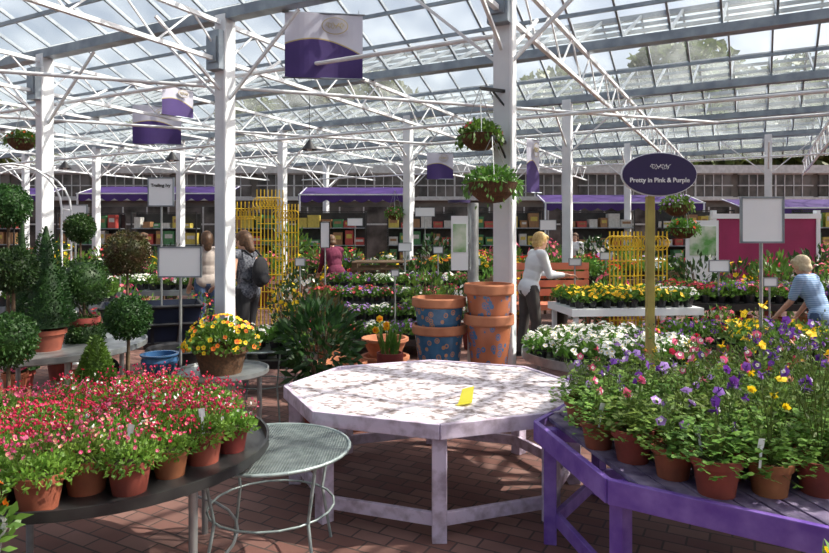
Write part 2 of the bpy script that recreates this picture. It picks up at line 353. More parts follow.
awning(4,9,21,2.6,'purple fabric awning with scalloped valance'); awning(-16.5,-12,22,2.9,'purple fabric awning with scalloped valance')
awning(9.6,15,20,2.4,'wide purple awning above plant displays')
for i,(x,y) in enumerate([(-13.5,20.2),(-10.2,20.2),(-7.6,19.6),(-5.0,20),(-2.4,18.6),(.2,18.9),(2.7,18.6),(5.2,18.2),(7.8,17.8),(11.5,17.6)]):
    e=thing('shelf_unit',(x,y,0),'grey metal shelf unit stocked with garden goods','shelf',group='stocked shelf units')
    b=MB()
    for sx in(-1,1):
        for sy in(-.2,.2): b.box((sx*.98,sy,1.15),(.04,.04,2.3))
        b.box((sx*.98,0,2.28),(.03,.4,.03)); 
    b.box((0,.2,2.28),(1.96,.03,.03)); b.box((0,.21,1.2),(1.96,.01,2.1))
    mo('frame',b.mesh('sframe',['tray']),parent=e)
    for z in (.3,.8,1.3,1.8):
        b=MB(); b.box((0,0,z),(1.95,.44,.03)); mo('shelf',b.mesh('shelf',['alu']),parent=e)
        xx=-.82
        while xx<.85:
            w=U(.18,.34); h=U(.14,.42); b=MB(); b.box((0,0,h/2),(w,.28,h)); b.box((0,-.141,h*.6),(w*.7,.004,h*.3),1); 
            mo('packaged_good',b.mesh('pack',[R.choice(['pk1','pk2','pk3','pk4','pk6','pk3','pk6']),R.choice(['pk4','pk2','pk6'])]),(x+xx,y-.03,z+.015),label='packaged garden product on a shelf unit',cat='package',group='goods on the shelf units')
            xx+=w/2+.19
d=13; b=MB(); b.box((0,0,.9),(2.1,.08,1.5)); b.box((0,-.01,1.68),(2.2,.12,.1),1); b.box((-1.05,0,.75),(.08,.12,2.1),1); b.box((1.05,0,.75),(.08,.12,2.1),1)
mo('display_partition',b.mesh('partition',['magenta','signwhite']),(X(765,d),d,.3),label='magenta display board with white frame',cat='partition')
b=MB(); b.box((0,0,1.2),(.55,.05,1.3),0); b.box((0,-.03,1.5),(.45,.01,.5),1); b.box((0,0,.3),(.05,.05,.6),0); b.box((0,0,.02),(.5,.4,.04),0)
mo('poster_stand',b.mesh('poster',['signwhite','poster']),(X(702,11),11,0),label='white poster stand with green leafy picture',cat='sign')
# ------------------------------------------------------------ tables
def octagon(r,rot,sy=1): return [V((r*math.sin(rot+i*pi/4),-r*math.cos(rot+i*pi/4)*sy,0)) for i in range(8)]
def oct_table(name,loc,r,h,rot,mtop,mfr,label,ap=.1,sang=22.5,sl=.1,seg=None,gap=.012,lw=.065,sy=1,low=.13):
    e=thing(name,loc,label,'table'); P=octagon(r,rot,sy)
    t=MB()
    ang=math.radians(sang); ca,sa=math.cos(ang),math.sin(ang); Q=[V((p.x*ca+p.y*sa,-p.x*sa+p.y*ca,0))*.985 for p in P]
    def span(y):
        xs=[]
        for i in range(8):
            a,c=Q[i],Q[(i+1)%8]
            if (a.y-y)*(c.y-y)<0: xs.append(a.x+(c.x-a.x)*(y-a.y)/(c.y-a.y))
        return (min(xs),max(xs)) if len(xs)>1 else None
    y=-r
    while y<r:
        y1=y+sl-gap; s0=span(y+.003); s1=span(y1-.003)
        if s0 and s1:
            lo0,hi0,lo1,hi1=s0[0],s0[1],s1[0],s1[1]
            cuts=[(lo0,hi0,hi1,lo1)]
            if seg:
                cuts=[]; g=.0045; xs=[k*seg for k in range(-14,15)]; a0_,a1_=lo0,lo1
                for xk in xs:
                    if xk<=max(lo0,lo1)+.03: continue
                    if xk>=min(hi0,hi1)-.03: break
                    cuts.append((a0_,xk-g,xk-g,a1_)); a0_=a1_=xk
                cuts.append((a0_,hi0,hi1,a1_))
            for (x0,x1,x2,x3) in cuts:
                dz=U(-.001,.001); pts=[(x0,y),(x1,y),(x2,y1),(x3,y1)]
                w=[V((x*ca-yy*sa,x*sa+yy*ca,dz)) for x,yy in pts]
                t.add([p+V((0,0,h-.02)) for p in w]+[p+V((0,0,h)) for p in w],[(3,2,1,0),(4,5,6,7),(0,1,5,4),(1,2,6,5),(2,3,7,6),(3,0,4,7)])
        y+=sl
    mo('tabletop',t.mesh('tabletop',[mtop]),parent=e)
    for i in range(8):
        a,c=P[i],P[(i+1)%8]; z=V((0,0,h-ap/2+.008)); b=MB(); b.beam(a+z,c+z,.028,ap)
        bev(mo('apron_rail',b.mesh('apron',[mfr]),parent=e))
        b=MB(); zz=V((0,0,low)); b.beam(a*.9+zz,c*.9+zz,.03,.07); bev(mo('lower_rail',b.mesh('lower_rail',[mfr]),parent=e))
        b=MB(); q=a*.93; b.beam(q,q+V((0,0,h-.025)),lw,lw,0,up=V((q.x,q.y,0)).normalized()); bev(mo('leg',b.mesh('leg',[mfr]),parent=e))
    for i in (0,1,2,3):
        b=MB(); zz=V((0,0,h-.055)); b.beam(P[i]*.9+zz,P[i+4]*.9+zz,.05,.06); mo('crossbar',b.mesh('crossbar',[mfr]),parent=e)
    return e
TH=.62
oct_table('octagonal_table',(.13,4.14,0),.965,TH,0,'peel','lavpaint','empty octagonal timber table with peeling pale lavender paint',.08,40,.085,.13,.006,.078,.88,.1)
TC=(1.66,3.12)
oct_table('octagonal_table',(TC[0],TC[1],0),1.05,TH,math.radians(-12.5),'purpleslat','purplepaint','purple painted octagonal timber table holding potted columbines',.1,-80,.09)
def round_table(name,loc,r,h,label,top='steel',leg='steel',nl=4,rim=.05,rot=.4):
    e=thing(name,loc,label,'table'); b=MB()
    b.lathe([(.001,h-.02),(r*.97,h-.02),(r,h-.01),(r,h+rim),(r-.012,h+rim),(r-.02,h),(.001,h)],48); mo('tray',b.mesh('tray',[top]),parent=e)
    for i in range(nl):
        a=rot+2*pi*i/nl; q=V((math.cos(a),math.sin(a),0))*r*.8; b=MB(); b.cone(q,q+V((0,0,h-.02)),.017,.02,10); mo('leg',b.mesh('leg',[leg]),parent=e)
    b=MB(); n=28; b.tube([V((math.cos(2*pi*i/n),math.sin(2*pi*i/n),0))*r*.8+V((0,0,h*.3)) for i in range(n+1)],.008,6); mo('ring_brace',b.mesh('ring',[leg]),parent=e)
    return e
cx,cy=-1.42,2.92
round_table('round_display_table',(cx,cy,0),.74,TH,'black round tray table crowded with pots of pink flowers','tray','steel',4,.03,pi/3)
def wire_table(loc,r,h,label):
    e=thing('wire_table',loc,label,'table'); b=MB(); n=32
    b.tube([V((math.cos(2*pi*i/n)*r,math.sin(2*pi*i/n)*r,h)) for i in range(n+1)],.009,6)
    k=int(r/.013)
    for i in range(-k,k+1):
        x=i*.013; w=math.sqrt(max(0,r*r-x*x)); 
        if w>.02: b.beam((x,-w,h),(x,w,h),.0035,.003); b.beam((-w,x,h),(w,x,h),.0035,.003)
    mo('mesh_top',b.mesh('mesh_top',['mesh']),parent=e)
    for i in range(4):
        a=.78+i*pi/2; q=V((math.cos(a),math.sin(a),0)); b=MB()
        b.tube([q*r*.95+V((0,0,h)),q*r*.8+V((0,0,h*.5)),q*r*.95],.008,6); mo('leg',b.mesh('wleg',['mesh']),parent=e)
    b=MB(); b.tube([V((math.cos(2*pi*i/20)*r*.8,math.sin(2*pi*i/20)*r*.8,h*.5)) for i in range(21)],.006,5); mo('ring_brace',b.mesh('wring',['mesh']),parent=e)
wire_table((-.7,3.14,0),.38,.56,'round grey-green wire mesh garden table')
# ------------------------------------------------------------ saxifrages
def saxi(fm,fm2,n=820,nf=38):
    f=MB()
    for i in range(n):
        d=ru(); d.z=abs(d.z)-.25; r=U(.5,1); p=V((d.x*.12*r,d.y*.12*r,.115+d.z*.08*r)); f.leaf(p,(d*.9+ru()*.9+V((0,0,.2))).normalized(),ru(),.024*U(.7,1.2),.012,0)
    fl=MB()
    for i in range(nf):
        a=U(0,6.28); r=.125*math.sqrt(U(0,1)); z=.12+.08*math.sqrt(max(0,1-(r/.14)**2))+U(.0,.05); p=V((r*math.cos(a)*1.1,r*math.sin(a)*1.1,z))
        fl.cone((p.x*.8,p.y*.8,z-.05),p,.0013,.001,3,2,False)
        c=0 if U(0,1)<.72 else 1
        fl.flower(p,V((p.x*3,p.y*3-.2,.4))+ru()*.7,.0105*U(.7,1.15),c,1 if c==0 else 3,5,.75)
        if U(0,1)<.4: q=p+ru()*.02; fl.ball(q,(.004,.004,.006),5,0)
    return f.mesh('foliage',['moss']),fl.mesh('flowers',[fm,fm2,'stem','yellow'])
P75=pot_mesh(.08,.12); S75=soil_mesh(.08,.1)
SX=[saxi('hot','pink'),saxi('hot','white'),saxi('hot','pink'),saxi('pink','peach',760,28),saxi('hot','pink',850,26)]
row=0; y=-.62
while y<.64:
    x=-.64+(row%2)*.093
    while x<.66:
        if x*x+y*y<.65**2:
            s=R.choice(SX)
            spawn([('pot',P75),('soil',S75),('foliage',s[0]),('flowers',s[1])],'potted_saxifrage',(cx+x+U(-.006,.006),cy+y+U(-.006,.006),TH),'terracotta pot of mossy saxifrage with crimson and white flowers','potted plant',U(0,6.28),U(.92,1.12),'saxifrages on the black round table')
        x+=.176
    y+=.155; row+=1
tg=MB(); tg.add([(-.006,0,-.05),(.006,0,-.05),(.006,-.01,.06),(-.006,-.01,.06)],[(0,1,2,3)]); tg.add([(-.014,-.002,.03),(.014,-.002,.03),(.014,-.012,.07),(-.014,-.012,.07)],[(0,1,2,3)]); TAG=tg.mesh('tag',['signwhite'])
def tag(x,y,z,where,s=1): mo('plant_label',TAG,(x,y,z),(U(-.3,.1),U(-.3,.3),U(-.5,.5)),s,label=f'small white plastic plant label stuck in {where}',cat='plant label',group='plant labels')
for (x,y) in ((-1.12,2.5),(-.9,2.72),(-1.66,2.55)): tag(x,y,TH+.18,'a saxifrage pot',.9)
# ------------------------------------------------------------ aquilegias
def aqui(c1,c2,h=.44,ns=7,bush=1.0):
    f=MB(); 
    for i in range(170):
        a=U(0,6.28); r=.15*math.sqrt(U(0,1)); z=.11+U(0,.24)*bush*(1-r*3)-max(0,r-.1)*.5; p=V((r*math.cos(a),r*math.sin(a),z)); up=V((U(-.5,.5),U(-.5,.5),1)).normalized()
        for k in range(3):
            t=a+(k-1)*.9; f.leaf(p,V((math.cos(t),math.sin(t),U(-.3,.4))).normalized(),up,.026,.02,0,.65)
        if i%4==0: f.cone((0,0,.1),p,.0013,.0009,3,1,False)
    fl=MB()
    for i in range(ns+4):
        a=U(0,6.28); L=h*U(.5,1.15); sp=U(.03,.45)*h; p0=V((U(-.02,.02),U(-.02,.02),.1)); p1=V((sp*.5*math.cos(a),sp*.5*math.sin(a),.1+L*.65)); p2=V((sp*math.cos(a),sp*math.sin(a),.1+L))
        fl.cone(p0,p1,.002,.0017,4,2,False); fl.cone(p1,p2,.0017,.0011,4,2,False)
        for k in range(8): q=p0.lerp(p1,.4+.6*U(0,1)) if k<4 else p1.lerp(p2,U(0,.9)); fl.leaf(q,(ru()+V((0,0,.4))).normalized(),ru(),.034,.012,2)
        for k in range(2): q=p1.lerp(p2,U(.3,1)); q2=q+V((U(-.04,.04),U(-.04,.04),.03)); fl.cone(q,q2,.001,.001,3,2,False); fl.ball(q2,(.004,.004,.008),5,2)
        if i<ns:
            n=(V((0,-.5,-.15))+ru()*.9).normalized(); q=p2; fl.flower(q,n,.022*U(.8,1.15),0,1,5,.15); fl.flower(q+n*.006,n,.012,1,3,5,.7)
            for k in range(3): fl.cone(q,q-n*.02+ru()*.008,.0028,.001,3,0,False)
    return f.mesh('foliage',['airy','stem']),fl.mesh('flowers',[c1,c2,'stem','yellow'])
AQT=[aqui('purple','white',.44,5),aqui('pink','white',.42,5),aqui('yellow','yellow',.48,5),aqui('hot','yellow',.46,5),aqui('peach','yellow',.46,4),aqui('purple','lilac',.4,5)]
AQM=[aqui('purple','white',.3,4,.8),aqui('pink','white',.28,4,.8),aqui('yellow','yellow',.32,4,.8),aqui('hot','yellow',.32,3,.8),aqui('lilac','white',.28,4,.8)]
AQS=[aqui('purple','white',.22,4,.7),aqui('pink','white',.2,3,.7),aqui('lilac','white',.22,3,.7)]
P80=pot_mesh(.082,.13); S80=soil_mesh(.082,.108)
yy=-.87; r_=0
while yy<.62:
    xx=-.8+(r_%2)*.09
    while xx<.95:
        if xx*xx+yy*yy<.87**2:
            s=R.choice(AQS if xx<-.42 else (AQM if (yy>.1 or xx<-.15) else AQT))
            spawn([('pot',P80),('soil',S80),('foliage',s[0]),('flowers',s[1])],'potted_columbine',(TC[0]+xx+U(-.01,.01),TC[1]+yy+U(-.01,.01),TH),'terracotta pot of airy columbine with spurred nodding flowers','potted plant',U(0,6.28),U(.92,1.1),'columbines on the purple table')
        xx+=.195
    yy+=.178; r_+=1
for (u,d_) in ((600,2.85),(700,2.5),(760,2.35)): tag(X(u,d_),d_,TH+.17,'a columbine pot',.9)
b=MB(); b.add([(0,0,0),(.085,.03,0),(.1,.05,.085),(.03,.03,.075)],[(0,1,2,3)]); b.add([(0,0,0),(.085,.03,0),(.06,-.04,.012),(-.03,-.035,.004)],[(3,2,1,0)])
mo('price_card',b.mesh('card',['yellowcard']),(X(458,3.7),3.7,TH+.003),.1,1.05,label='folded yellow card on the empty table',cat='card')
# ------------------------------------------------------------ signs
def text_mesh(s,size,m,ext=.002,off=0):
    cu=bpy.data.curves.new('t','FONT'); cu.body=s; cu.size=size; cu.align_x='CENTER'; cu.align_y='CENTER'; cu.extrude=ext; cu.offset=off
    o=bpy.data.objects.new('t',cu); col.objects.link(o); dg=bpy.context.evaluated_depsgraph_get(); me=bpy.data.meshes.new_from_object(o.evaluated_get(dg)); bpy.data.objects.remove(o)
    me.materials.clear(); me.materials.append(M[m]); return me
def oval(rx,rz,t,m,n=40):
    b=MB(); f=[V((rx*math.cos(2*pi*i/n),-t/2,rz*math.sin(2*pi*i/n))) for i in range(n)]; k=[p+V((0,t,0)) for p in f]
    b.add(f+k,[tuple(range(n)),tuple(range(2*n-1,n-1,-1))]+[(i,n+i,n+(i+1)%n,(i+1)%n) for i in range(n)]); return b.mesh('oval',[m])
def script(w,h,n=26):
    return [V((-w/2+w*i/n+.3*h*math.sin(i*1.9),0,h*(.5*math.sin(i*1.15)+.25*math.sin(i*2.3)))) for i in range(n+1)]
d=4.3; sx=X(650,d); e=thing('oval_sign',(sx,d,0),'purple oval sign on a tall wooden post behind the columbines','sign')
b=MB(); b.box((0,0,.93),(.05,.05,1.86)); bev(mo('post',b.mesh('post',['postwood']),parent=e))
b=MB(); b.box((0,0,.03),(.3,.3,.06)); mo('base',b.mesh('base',['postwood']),parent=e)
cz=Zh(175,d); ox=.045
mo('rim',oval(.252,.146,.02,'signwhite'),(ox,-.035,cz),parent=e); mo('board',oval(.246,.14,.024,'signpurple'),(ox,-.04,cz),parent=e)
mo('lettering',text_mesh('Pretty in Pink & Purple',.043,'textwhite',.002,.0008),(ox,-.054,cz-.04),(pi/2,0,0),1,parent=e,label='white words Pretty in Pink & Purple')
b=MB(); b.tube(script(.13,.028,34),.0014,5); mo('emblem',b.mesh('emblem',['textwhite']),(ox,-.056,cz+.05),parent=e,label='small white script emblem')
def board_sign(u,v,d,w,h,label,txt=None,base=0,frame='alu',m='signwhite'):
    cz=Zh(v,d); e=thing('board_sign',(X(u,d),d,base),label,'sign'); cz-=base
    b=MB(); b.cone((0,.012,0),(0,.012,cz),.012,.012,8); b.cone((0,.012,0),(0,.012,.02),.12,.11,16); mo('pole',b.mesh('pole',['steel']),parent=e)
    b=MB(); b.box((0,0,cz),(w,.012,h)); mo('panel',b.mesh('panel',[m]),parent=e)
    b=MB()
    for sx_ in(-1,1): b.box((sx_*w/2,0,cz),(.012,.022,h+.012)); b.box((0,0,cz+sx_*h/2),(w,.022,.012))
    mo('frame',b.mesh('frame',[frame]),parent=e)
    if txt:
        for s,sz,dz in txt: mo('lettering',text_mesh(s,sz,'textblack',.001,.0012),(0,-.01,cz+dz),(pi/2,0,0),1,parent=e,label='black handwritten style words')
    return e
board_sign(762,220,4.3,.28,.3,'blank white framed sign on thin metal pole')
board_sign(180,262,5.0,.33,.23,'blank white framed sign board on thin pole')
board_sign(161,192,6.9,.27,.3,'white sign with thin border reading Trailing Ivy',[('Trailing Ivy',.048,.07)],0,'alu')
board_sign(325,235,10,.14,.4,'narrow white sign on a pole',None,0,'textblack')
board_sign(75,213,8,.3,.2,'white plant sign on a pole')
board_sign(719,266,8,.25,.14,'small white sign among flowers')
for (u,v,dd,w,h) in ((395,273,8.6,.1,.08),(232,255,10.5,.2,.14),(405,247,11,.22,.14),(575,262,9.6,.18,.1),(475,262,12.0,.2,.12),(120,262,10,.25,.16),(770,282,7.6,.16,.1),(438,250,10.3,.15,.1),(606,256,11,.2,.12),(300,262,10.2,.15,.12),(548,225,16,.4,.25),(425,212,16.5,.5,.22),(355,222,17,.4,.2)): board_sign(u,v,dd,w,h,'small white price board among the plants')
d=6.9; e=thing('information_post',(X(473,d),d,0),'grey cylindrical information post with leaflet panel','sign')
b=MB(); b.cone((0,0,0),(0,0,Zh(203,d)),.06,.06,20); mo('post',b.mesh('ipost',['steel']),parent=e)
b=MB(); b.lathe([(.001,.03),(.12,.03),(.12,.0),(.001,0)],24); mo('cap',b.mesh('cap',['signpurple']),(-.15,0,Zh(203,d)),(0,0,0),parent=e)
b=MB(); b.box((-.15,-.07,Zh(243,d)),(.18,.015,.58),0); b.box((-.15,-.08,Zh(238,d)),(.14,.005,.3),1); b.beam((-.13,-.06,Zh(243,d)),(0,0,Zh(243,d)),.02,.02,0)
mo('panel',b.mesh('ipanel',['signwhite','poster']),parent=e)
# ------------------------------------------------------------ banners
def banner(u,v,d,w,h,rot,label,flip=False):
    ztop=Zh(v,d)+h/2; e=thing('hanging_banner',(X(u,d),d,ztop),label,'banner',rot,group='roof banners')
    b=MB(); n=16
    cv=lambda x:-h*(.68-.3*math.sin((x/w+.5)*2.2+.2)+.3*(x/w)); y=lambda x:.03*math.sin(x*7)
    for i in range(n):
        x0=-w/2+w*i/n; x1=x0+w/n; a,c=cv(x0),cv(x1)
        b.add([(x0,y(x0),0),(x1,y(x1),0),(x1,y(x1),c),(x0,y(x0),a)],[(3,2,1,0)],0)
        b.add([(x0,y(x0),a),(x1,y(x1),c),(x1,y(x1),c-.014),(x0,y(x0),a-.014)],[(3,2,1,0)],2)
        b.add([(x0,y(x0),a-.014),(x1,y(x1),c-.014),(x1,y(x1),-h),(x0,y(x0),-h)],[(3,2,1,0)],1)
    mo('cloth',b.mesh('banner',['bwhite','bpurple','gold']),parent=e)
    for z,r in ((0,.012),(-h,.01)): b=MB(); b.cone((-w/2-.03,0,z),(w/2+.03,0,z),r,r,8); mo('rod',b.mesh('rod',['alu']),parent=e)
    for s in(-1,1): b=MB(); b.cone((s*w/2*.9,0,0),(s*w/2*.9,0,max(.05,GZ-.5-ztop)),.004,.004,4); mo('cord',b.mesh('cord',['alu']),parent=e)
    mo('crest',oval(w*.17,h*.13,.004,'gold'),(w*.14,-.035,-h*.2),parent=e); mo('crest_centre',oval(w*.16,h*.12,.006,'bwhite'),(w*.14,-.036,-h*.2),parent=e,label='white centre of crest')
    b=MB(); b.tube(script(w*.24,h*.08),.0025,5); mo('crest_script',b.mesh('script',['gold']),(w*.14,-.043,-h*.2),parent=e)
banner(324,46,7.3,.88,.74,.12,'white and deep purple banner with gold oval crest'); banner(157,125,12,.86,.72,.2,'white and deep purple banner with gold oval crest')
banner(178,102,11,.62,.5,.9,'pale banner seen at an angle under the roof'); banner(440,166,17,.7,.7,.0,'small white and purple hanging banner'); banner(533,166,12,.35,1.0,.5,'tall narrow purple and white banner')
# ------------------------------------------------------------ hanging baskets
def basket(loc,r,top,fm,name='hanging_basket',trail=.12,nf=30):
    e=thing(name,loc,'coir hanging basket of flowers and trailing leaves','hanging basket',group='hanging baskets')
    b=MB(); b.lathe([(.001,-r*.8),(r*.45,-r*.74),(r*.85,-r*.4),(r*1.02,0),(r*.93,0),(.001,-.02)],20); mo('liner',b.mesh('liner',['coir']),parent=e)
    for i in range(3): b=MB(); a=i*2.09+.5; b.cone((r*math.cos(a),r*math.sin(a),0),(0,0,top),.004,.004,4); mo('chain',b.mesh('chain',['steel']),parent=e)
    f=MB(); dome(f,r*1.1,r*.75,0,520,.05,.028,0,.2); 
    for i in range(110): a=U(0,6.28); rr=r*U(.98,1.15); f.leaf((rr*math.cos(a),rr*math.sin(a),-U(0,trail)*U(0,1)),V((math.cos(a)*.4,math.sin(a)*.4,-.8)).normalized(),ru(),.05,.025,0)
    mo('foliage',f.mesh('bf',['green']),parent=e); f=MB()
    for i in range(nf): d=ru(); d.z=abs(d.z); f.flower(V((d.x*r*1.1,d.y*r*1.1,d.z*r*.75)),d,.02,0,1)
    mo('flowers',f.mesh('bfl',[fm,'yellow']),parent=e)
basket((X(480,5.75),5.75,Zh(135,5.75)),.18,.42,'hot',nf=11); basket((X(492,5.5),5.5,Zh(183,5.5)),.22,.4,'green',trail=.2,nf=8)
for (u,v,d,f) in ((22,140,9.5,'red'),(395,213,14,'pink'),(677,205,9,'lilac'),(683,228,9.3,'red')): basket((X(u,d),d,Zh(v,d)),.2,.5,f,nf=20)
p=V((.84,5.96,0))
for (u,dd,z) in ((480,5.75,Zh(135,5.75)+.42),(492,5.5,Zh(183,5.5)+.4)):
    b=MB(); b.beam((X(u,dd),dd,z),(p.x,p.y-.08,z),.02,.03); b.beam((p.x,p.y-.08,z-.15),((p.x+X(u,dd))/2,(p.y+dd)/2,z),.015,.015)
    mo('basket_bracket',b.mesh('bracket',['blackplastic']),label='black iron bracket arm fixed to the column',cat='bracket')
# ------------------------------------------------------------ planters
def planter(body,rim):
    b=MB(); b.lathe([(.001,0),(.185,0),(.195,.02),(.24,.335)],36,0); b.lathe([(.24,.335),(.262,.34),(.27,.35),(.27,.41),(.262,.42),(.245,.42),(.235,.33),(.19,.03),(.001,.03)],36,1)
    return b.mesh('planter',[body,rim])
PLm=planter('pattern','terralight'); PL2=planter('pattern2','terralight'); 
LB='large blue patterned glazed planter with terracotta rim, stacked'; LT='large terracotta planter with blue painted pattern, stacked'
s1=(.88,.88,.98); h1=.42*.98; s2=(.8,.8,1.1); h2=.42*1.1
mo('glazed_planter',PLm,(X(439,5.6),5.6,h1),(pi,0,0),s1,label='upturned blue patterned glazed planter under the stack',cat='planter',group='stacked glazed planters')
for z in (h1,h1+.235): mo('glazed_planter',PLm,(X(439,5.6),5.6,z),z*3,s1,label=LB,cat='planter',group='stacked glazed planters')
mo('glazed_planter',PL2,(X(489,5.5),5.5,h2),(pi,0,0),s2,label='upturned terracotta planter under the stack',cat='planter',group='stacked glazed planters')
for z in (h2,h2+.26): mo('glazed_planter',PL2,(X(489,5.5),5.5,z),z*3,s2,label=LT,cat='planter',group='stacked glazed planters')
bowl=MB(); bowl.lathe([(.001,0),(.2,0),(.3,.2),(.32,.2),(.32,.24),(.28,.24),(.19,.04),(.001,.04)],28); BOWL=bowl.mesh('bowl',['terralight'])
for (x,y,z,s) in ((X(385,6.5),6.5,0,.8),(X(385,6.5),6.5,.19,.78),(X(385,6.5),6.5,.38,.75),(X(342,6.3),6.3,0,.8),(X(342,6.3),6.3,.17,.8),(X(392,5.45),5.45,0,.65),(X(355,5.3),5.3,0,.5)):
    mo('terracotta_bowl',BOWL,(x,y,z),0,s,label='wide pale terracotta planting bowl on the paving',cat='planter',group='terracotta bowls')
e=thing('potted_daffodil',(X(390,6.0),6.0,.0),'tall pot of yellow daffodils with strappy leaves','potted plant')
mo('pot',pot_mesh(.12,.5),parent=e); f=MB(); fl=MB()
for i in range(60): a=U(0,6.28); f.leaf((U(-.08,.08),U(-.08,.08),.45),V((math.cos(a)*.35,math.sin(a)*.35,1)).normalized(),V((math.cos(a),math.sin(a),0)),U(.25,.4),.02)
for i in range(4):
    p=V((U(-.13,.0),U(-.1,.1),U(.72,.84))); fl.cone((p.x*.5,p.y*.5,.45),p,.004,.003,4,1,False); n=V((U(-.4,.4),-1,.1)).normalized(); fl.flower(p,n,.038,0,0,6,.1); fl.cone(p,p+n*.03,.012,.018,8,2,False)
mo('foliage',f.mesh('f',['green']),parent=e); mo('flowers',fl.mesh('fl',['yellow','stem','orange']),parent=e)
def shrub(n=260,rad=.3,h=.55,leaf='dark',L=.12,W=.045,potm='terra',pr=.14,ph=.25,fl=None):
    f=MB(); 
    for i in range(10): d=ru(); f.cone((0,0,ph*.8),(d.x*rad*.7,d.y*rad*.7,ph+h*U(.4,.9)),.01,.005,5,1,False)
    for i in range(n):
        d=ru(); r=U(.35,1)**.6; p=V((d.x*rad*r,d.y*rad*r,ph+h*.5+d.z*h*.5*r)); f.leaf(p,(d*.8+ru()*.6+V((0,0,.3))).normalized(),ru(),L*U(.7,1.2),W,0)
    if fl:
        for i in range(55): d=ru(); f.flower(V((d.x*rad,d.y*rad,ph+h*.5+d.z*h*.5)),d,.03,2,3)
    return [('pot',pot_mesh(pr,ph,potm)),('soil',soil_mesh(pr,ph*.82)),('foliage',f.mesh('foliage',[leaf,'bark',fl or leaf,'yellow']))]
spawn(shrub(560,.34,.72,'dark',.13,.045,'terra',.18,.3),'potted_camellia',(X(320,5.5),5.5,0),'glossy dark-leaved evergreen shrub in a terracotta pot','potted plant')
spawn(shrub(300,.2,.4,'bronze',.1,.035,'terra',.14,.25),'potted_camellia',(X(322,7.2),7.2,0.),'small glossy shrub with bronze young leaves','potted plant',0,1.4)
# ------------------------------------------------------------ topiary
def topiary(kind,H,r,leaf='box',pr=.12,ph=.2,potm='terra'):
    t=MB(); f=MB()
    if kind=='ball':
        t.cone((0,0,ph*.8),(0.005,0,H-r*.5),.013,.011,8); f.ball((0,0,H),r*.86,14,0); sphere_leaves(f,(0,0,H),r,2600,.026,.014)
    elif kind=='double':
        t.cone((0,0,ph*.8),(0,0,H-r*.5),.014,.011,8); 
        for z,q in ((H,r),(H-r*2.2,r*.8)): f.ball((0,0,z),q*.86,14,0); sphere_leaves(f,(0,0,z),q,1900,.026,.014)
    else:
        t.cone((0,0,ph*.8),(0,0,ph+.15),.015,.012,8); f.cone((0,0,ph+.02),(0,0,H),r*.8,.01,16,0); cone_leaves(f,r,ph,H,3200,.035,.013)
    return [('pot',pot_mesh(pr,ph,potm)),('soil',soil_mesh(pr,ph*.82)),('trunk',t.mesh('trunk',['bark'])),('foliage',f.mesh('foliage',[leaf]))]
round_table('round_display_table',(-2.95,5.05,0),.78,.72,'grey metal round table carrying clipped topiary','steel','steel',4,.03,.8)
TT=.72
def top(kind,u,v,d,rpx,base,leaf='box',lab='clipped box ball topiary on a bare stem in terracotta pot',vtop=None,pr=.12,ph=.2,potm='terra'):
    r=rpx/F*d; Hh=(Zh(v,d) if vtop is None else Zh(vtop,d))-base
    spawn(topiary(kind,Hh,r,leaf,pr,ph,potm),'topiary_tree',(X(u,d),d,base),lab,'topiary')
top('ball',8,206,4.95,21,TT); top('ball',80,228,6.6,14,0); top('double',84,282,5.3,24,TT,lab='dark double ball topiary in terracotta pot')
top('ball',13,270,4.45,22,TT,'dark','dark green ball topiary in a pot'); top('ball',127,253,5.6,22,0,'bronze','bronze-red leaved ball standard tree in pot')
top('cone',46,0,4.9,27,TT,'dark','large dark green conifer cone in terracotta pot',226,.14,.16); top('cone',22,0,6.6,20,0,'dark','tall dark conifer cone',222)
def bench(name,cx,cy,w,dd,h,rot,label,top='wood',legm='wood',shelf=False,nl=5):
    e=thing(name,(cx,cy,0),label,'bench',rot); b=MB(); n=max(3,int(dd/.12))
    for i in range(n): b.box((0,-dd/2+(i+.5)*dd/n,h-.015),(w,dd/n-.012,.03))
    bev(mo('slatted_top',b.mesh('slats',[top]),parent=e),.003)
    b=MB(); 
    for s in(-1,1): b.box((0,s*(dd/2),h-.04),(w+.03,.025,.08)); b.box((s*w/2,0,h-.04),(.025,dd,.08))
    mo('edge_rail',b.mesh('edge',[top]),parent=e)
    for sx_ in(-1,1):
        for sy in(-1,1): b=MB(); b.box((sx_*(w/2-.05),sy*(dd/2-.05),(h-.03)/2),(.05,.05,h-.03)); mo('leg',b.mesh('leg',[legm]),parent=e)
    if shelf:
        b=MB(); b.box((0,0,h*.4),(w-.1,dd-.1,.025)); mo('shelf',b.mesh('shelf',[top]),parent=e)
    return e
bench('low_bench',-1.98,4.3,.75,.7,.45,0,'low dark timber bench for small topiary pots','wood','wood')
top('ball',128,317,4.4,21,.45,'box','dark privet ball on short stem in terracotta pot',None,.1,.17)
top('cone',96,0,4.2,22,.45,'green','feathery green dwarf conifer in terracotta pot',335,.09,.1)
bench('plant_stool',-1.99,5.0,.3,.3,.5,0,'small timber stool under a blue pot')
b=MB(); b.lathe([(.001,0),(.08,0),(.125,.06),(.14,.12),(.13,.15),(.145,.165),(.145,.175),(.12,.175),(.12,.13),(.001,.12)],28)
mo('empty_pot',b.mesh('bpot',['bluepot']),(-1.99,5.0,.5),label='rounded empty blue glazed pot on a stool',cat='pot')
top('ball',8,340,3.95,26,.45,'box','dense box ball in terracotta pot',None,.12,.18)
bench('low_bench',-2.75,3.95,.6,.5,.45,0,'low dark timber bench for box balls','wood','wood')
b=MB(); 
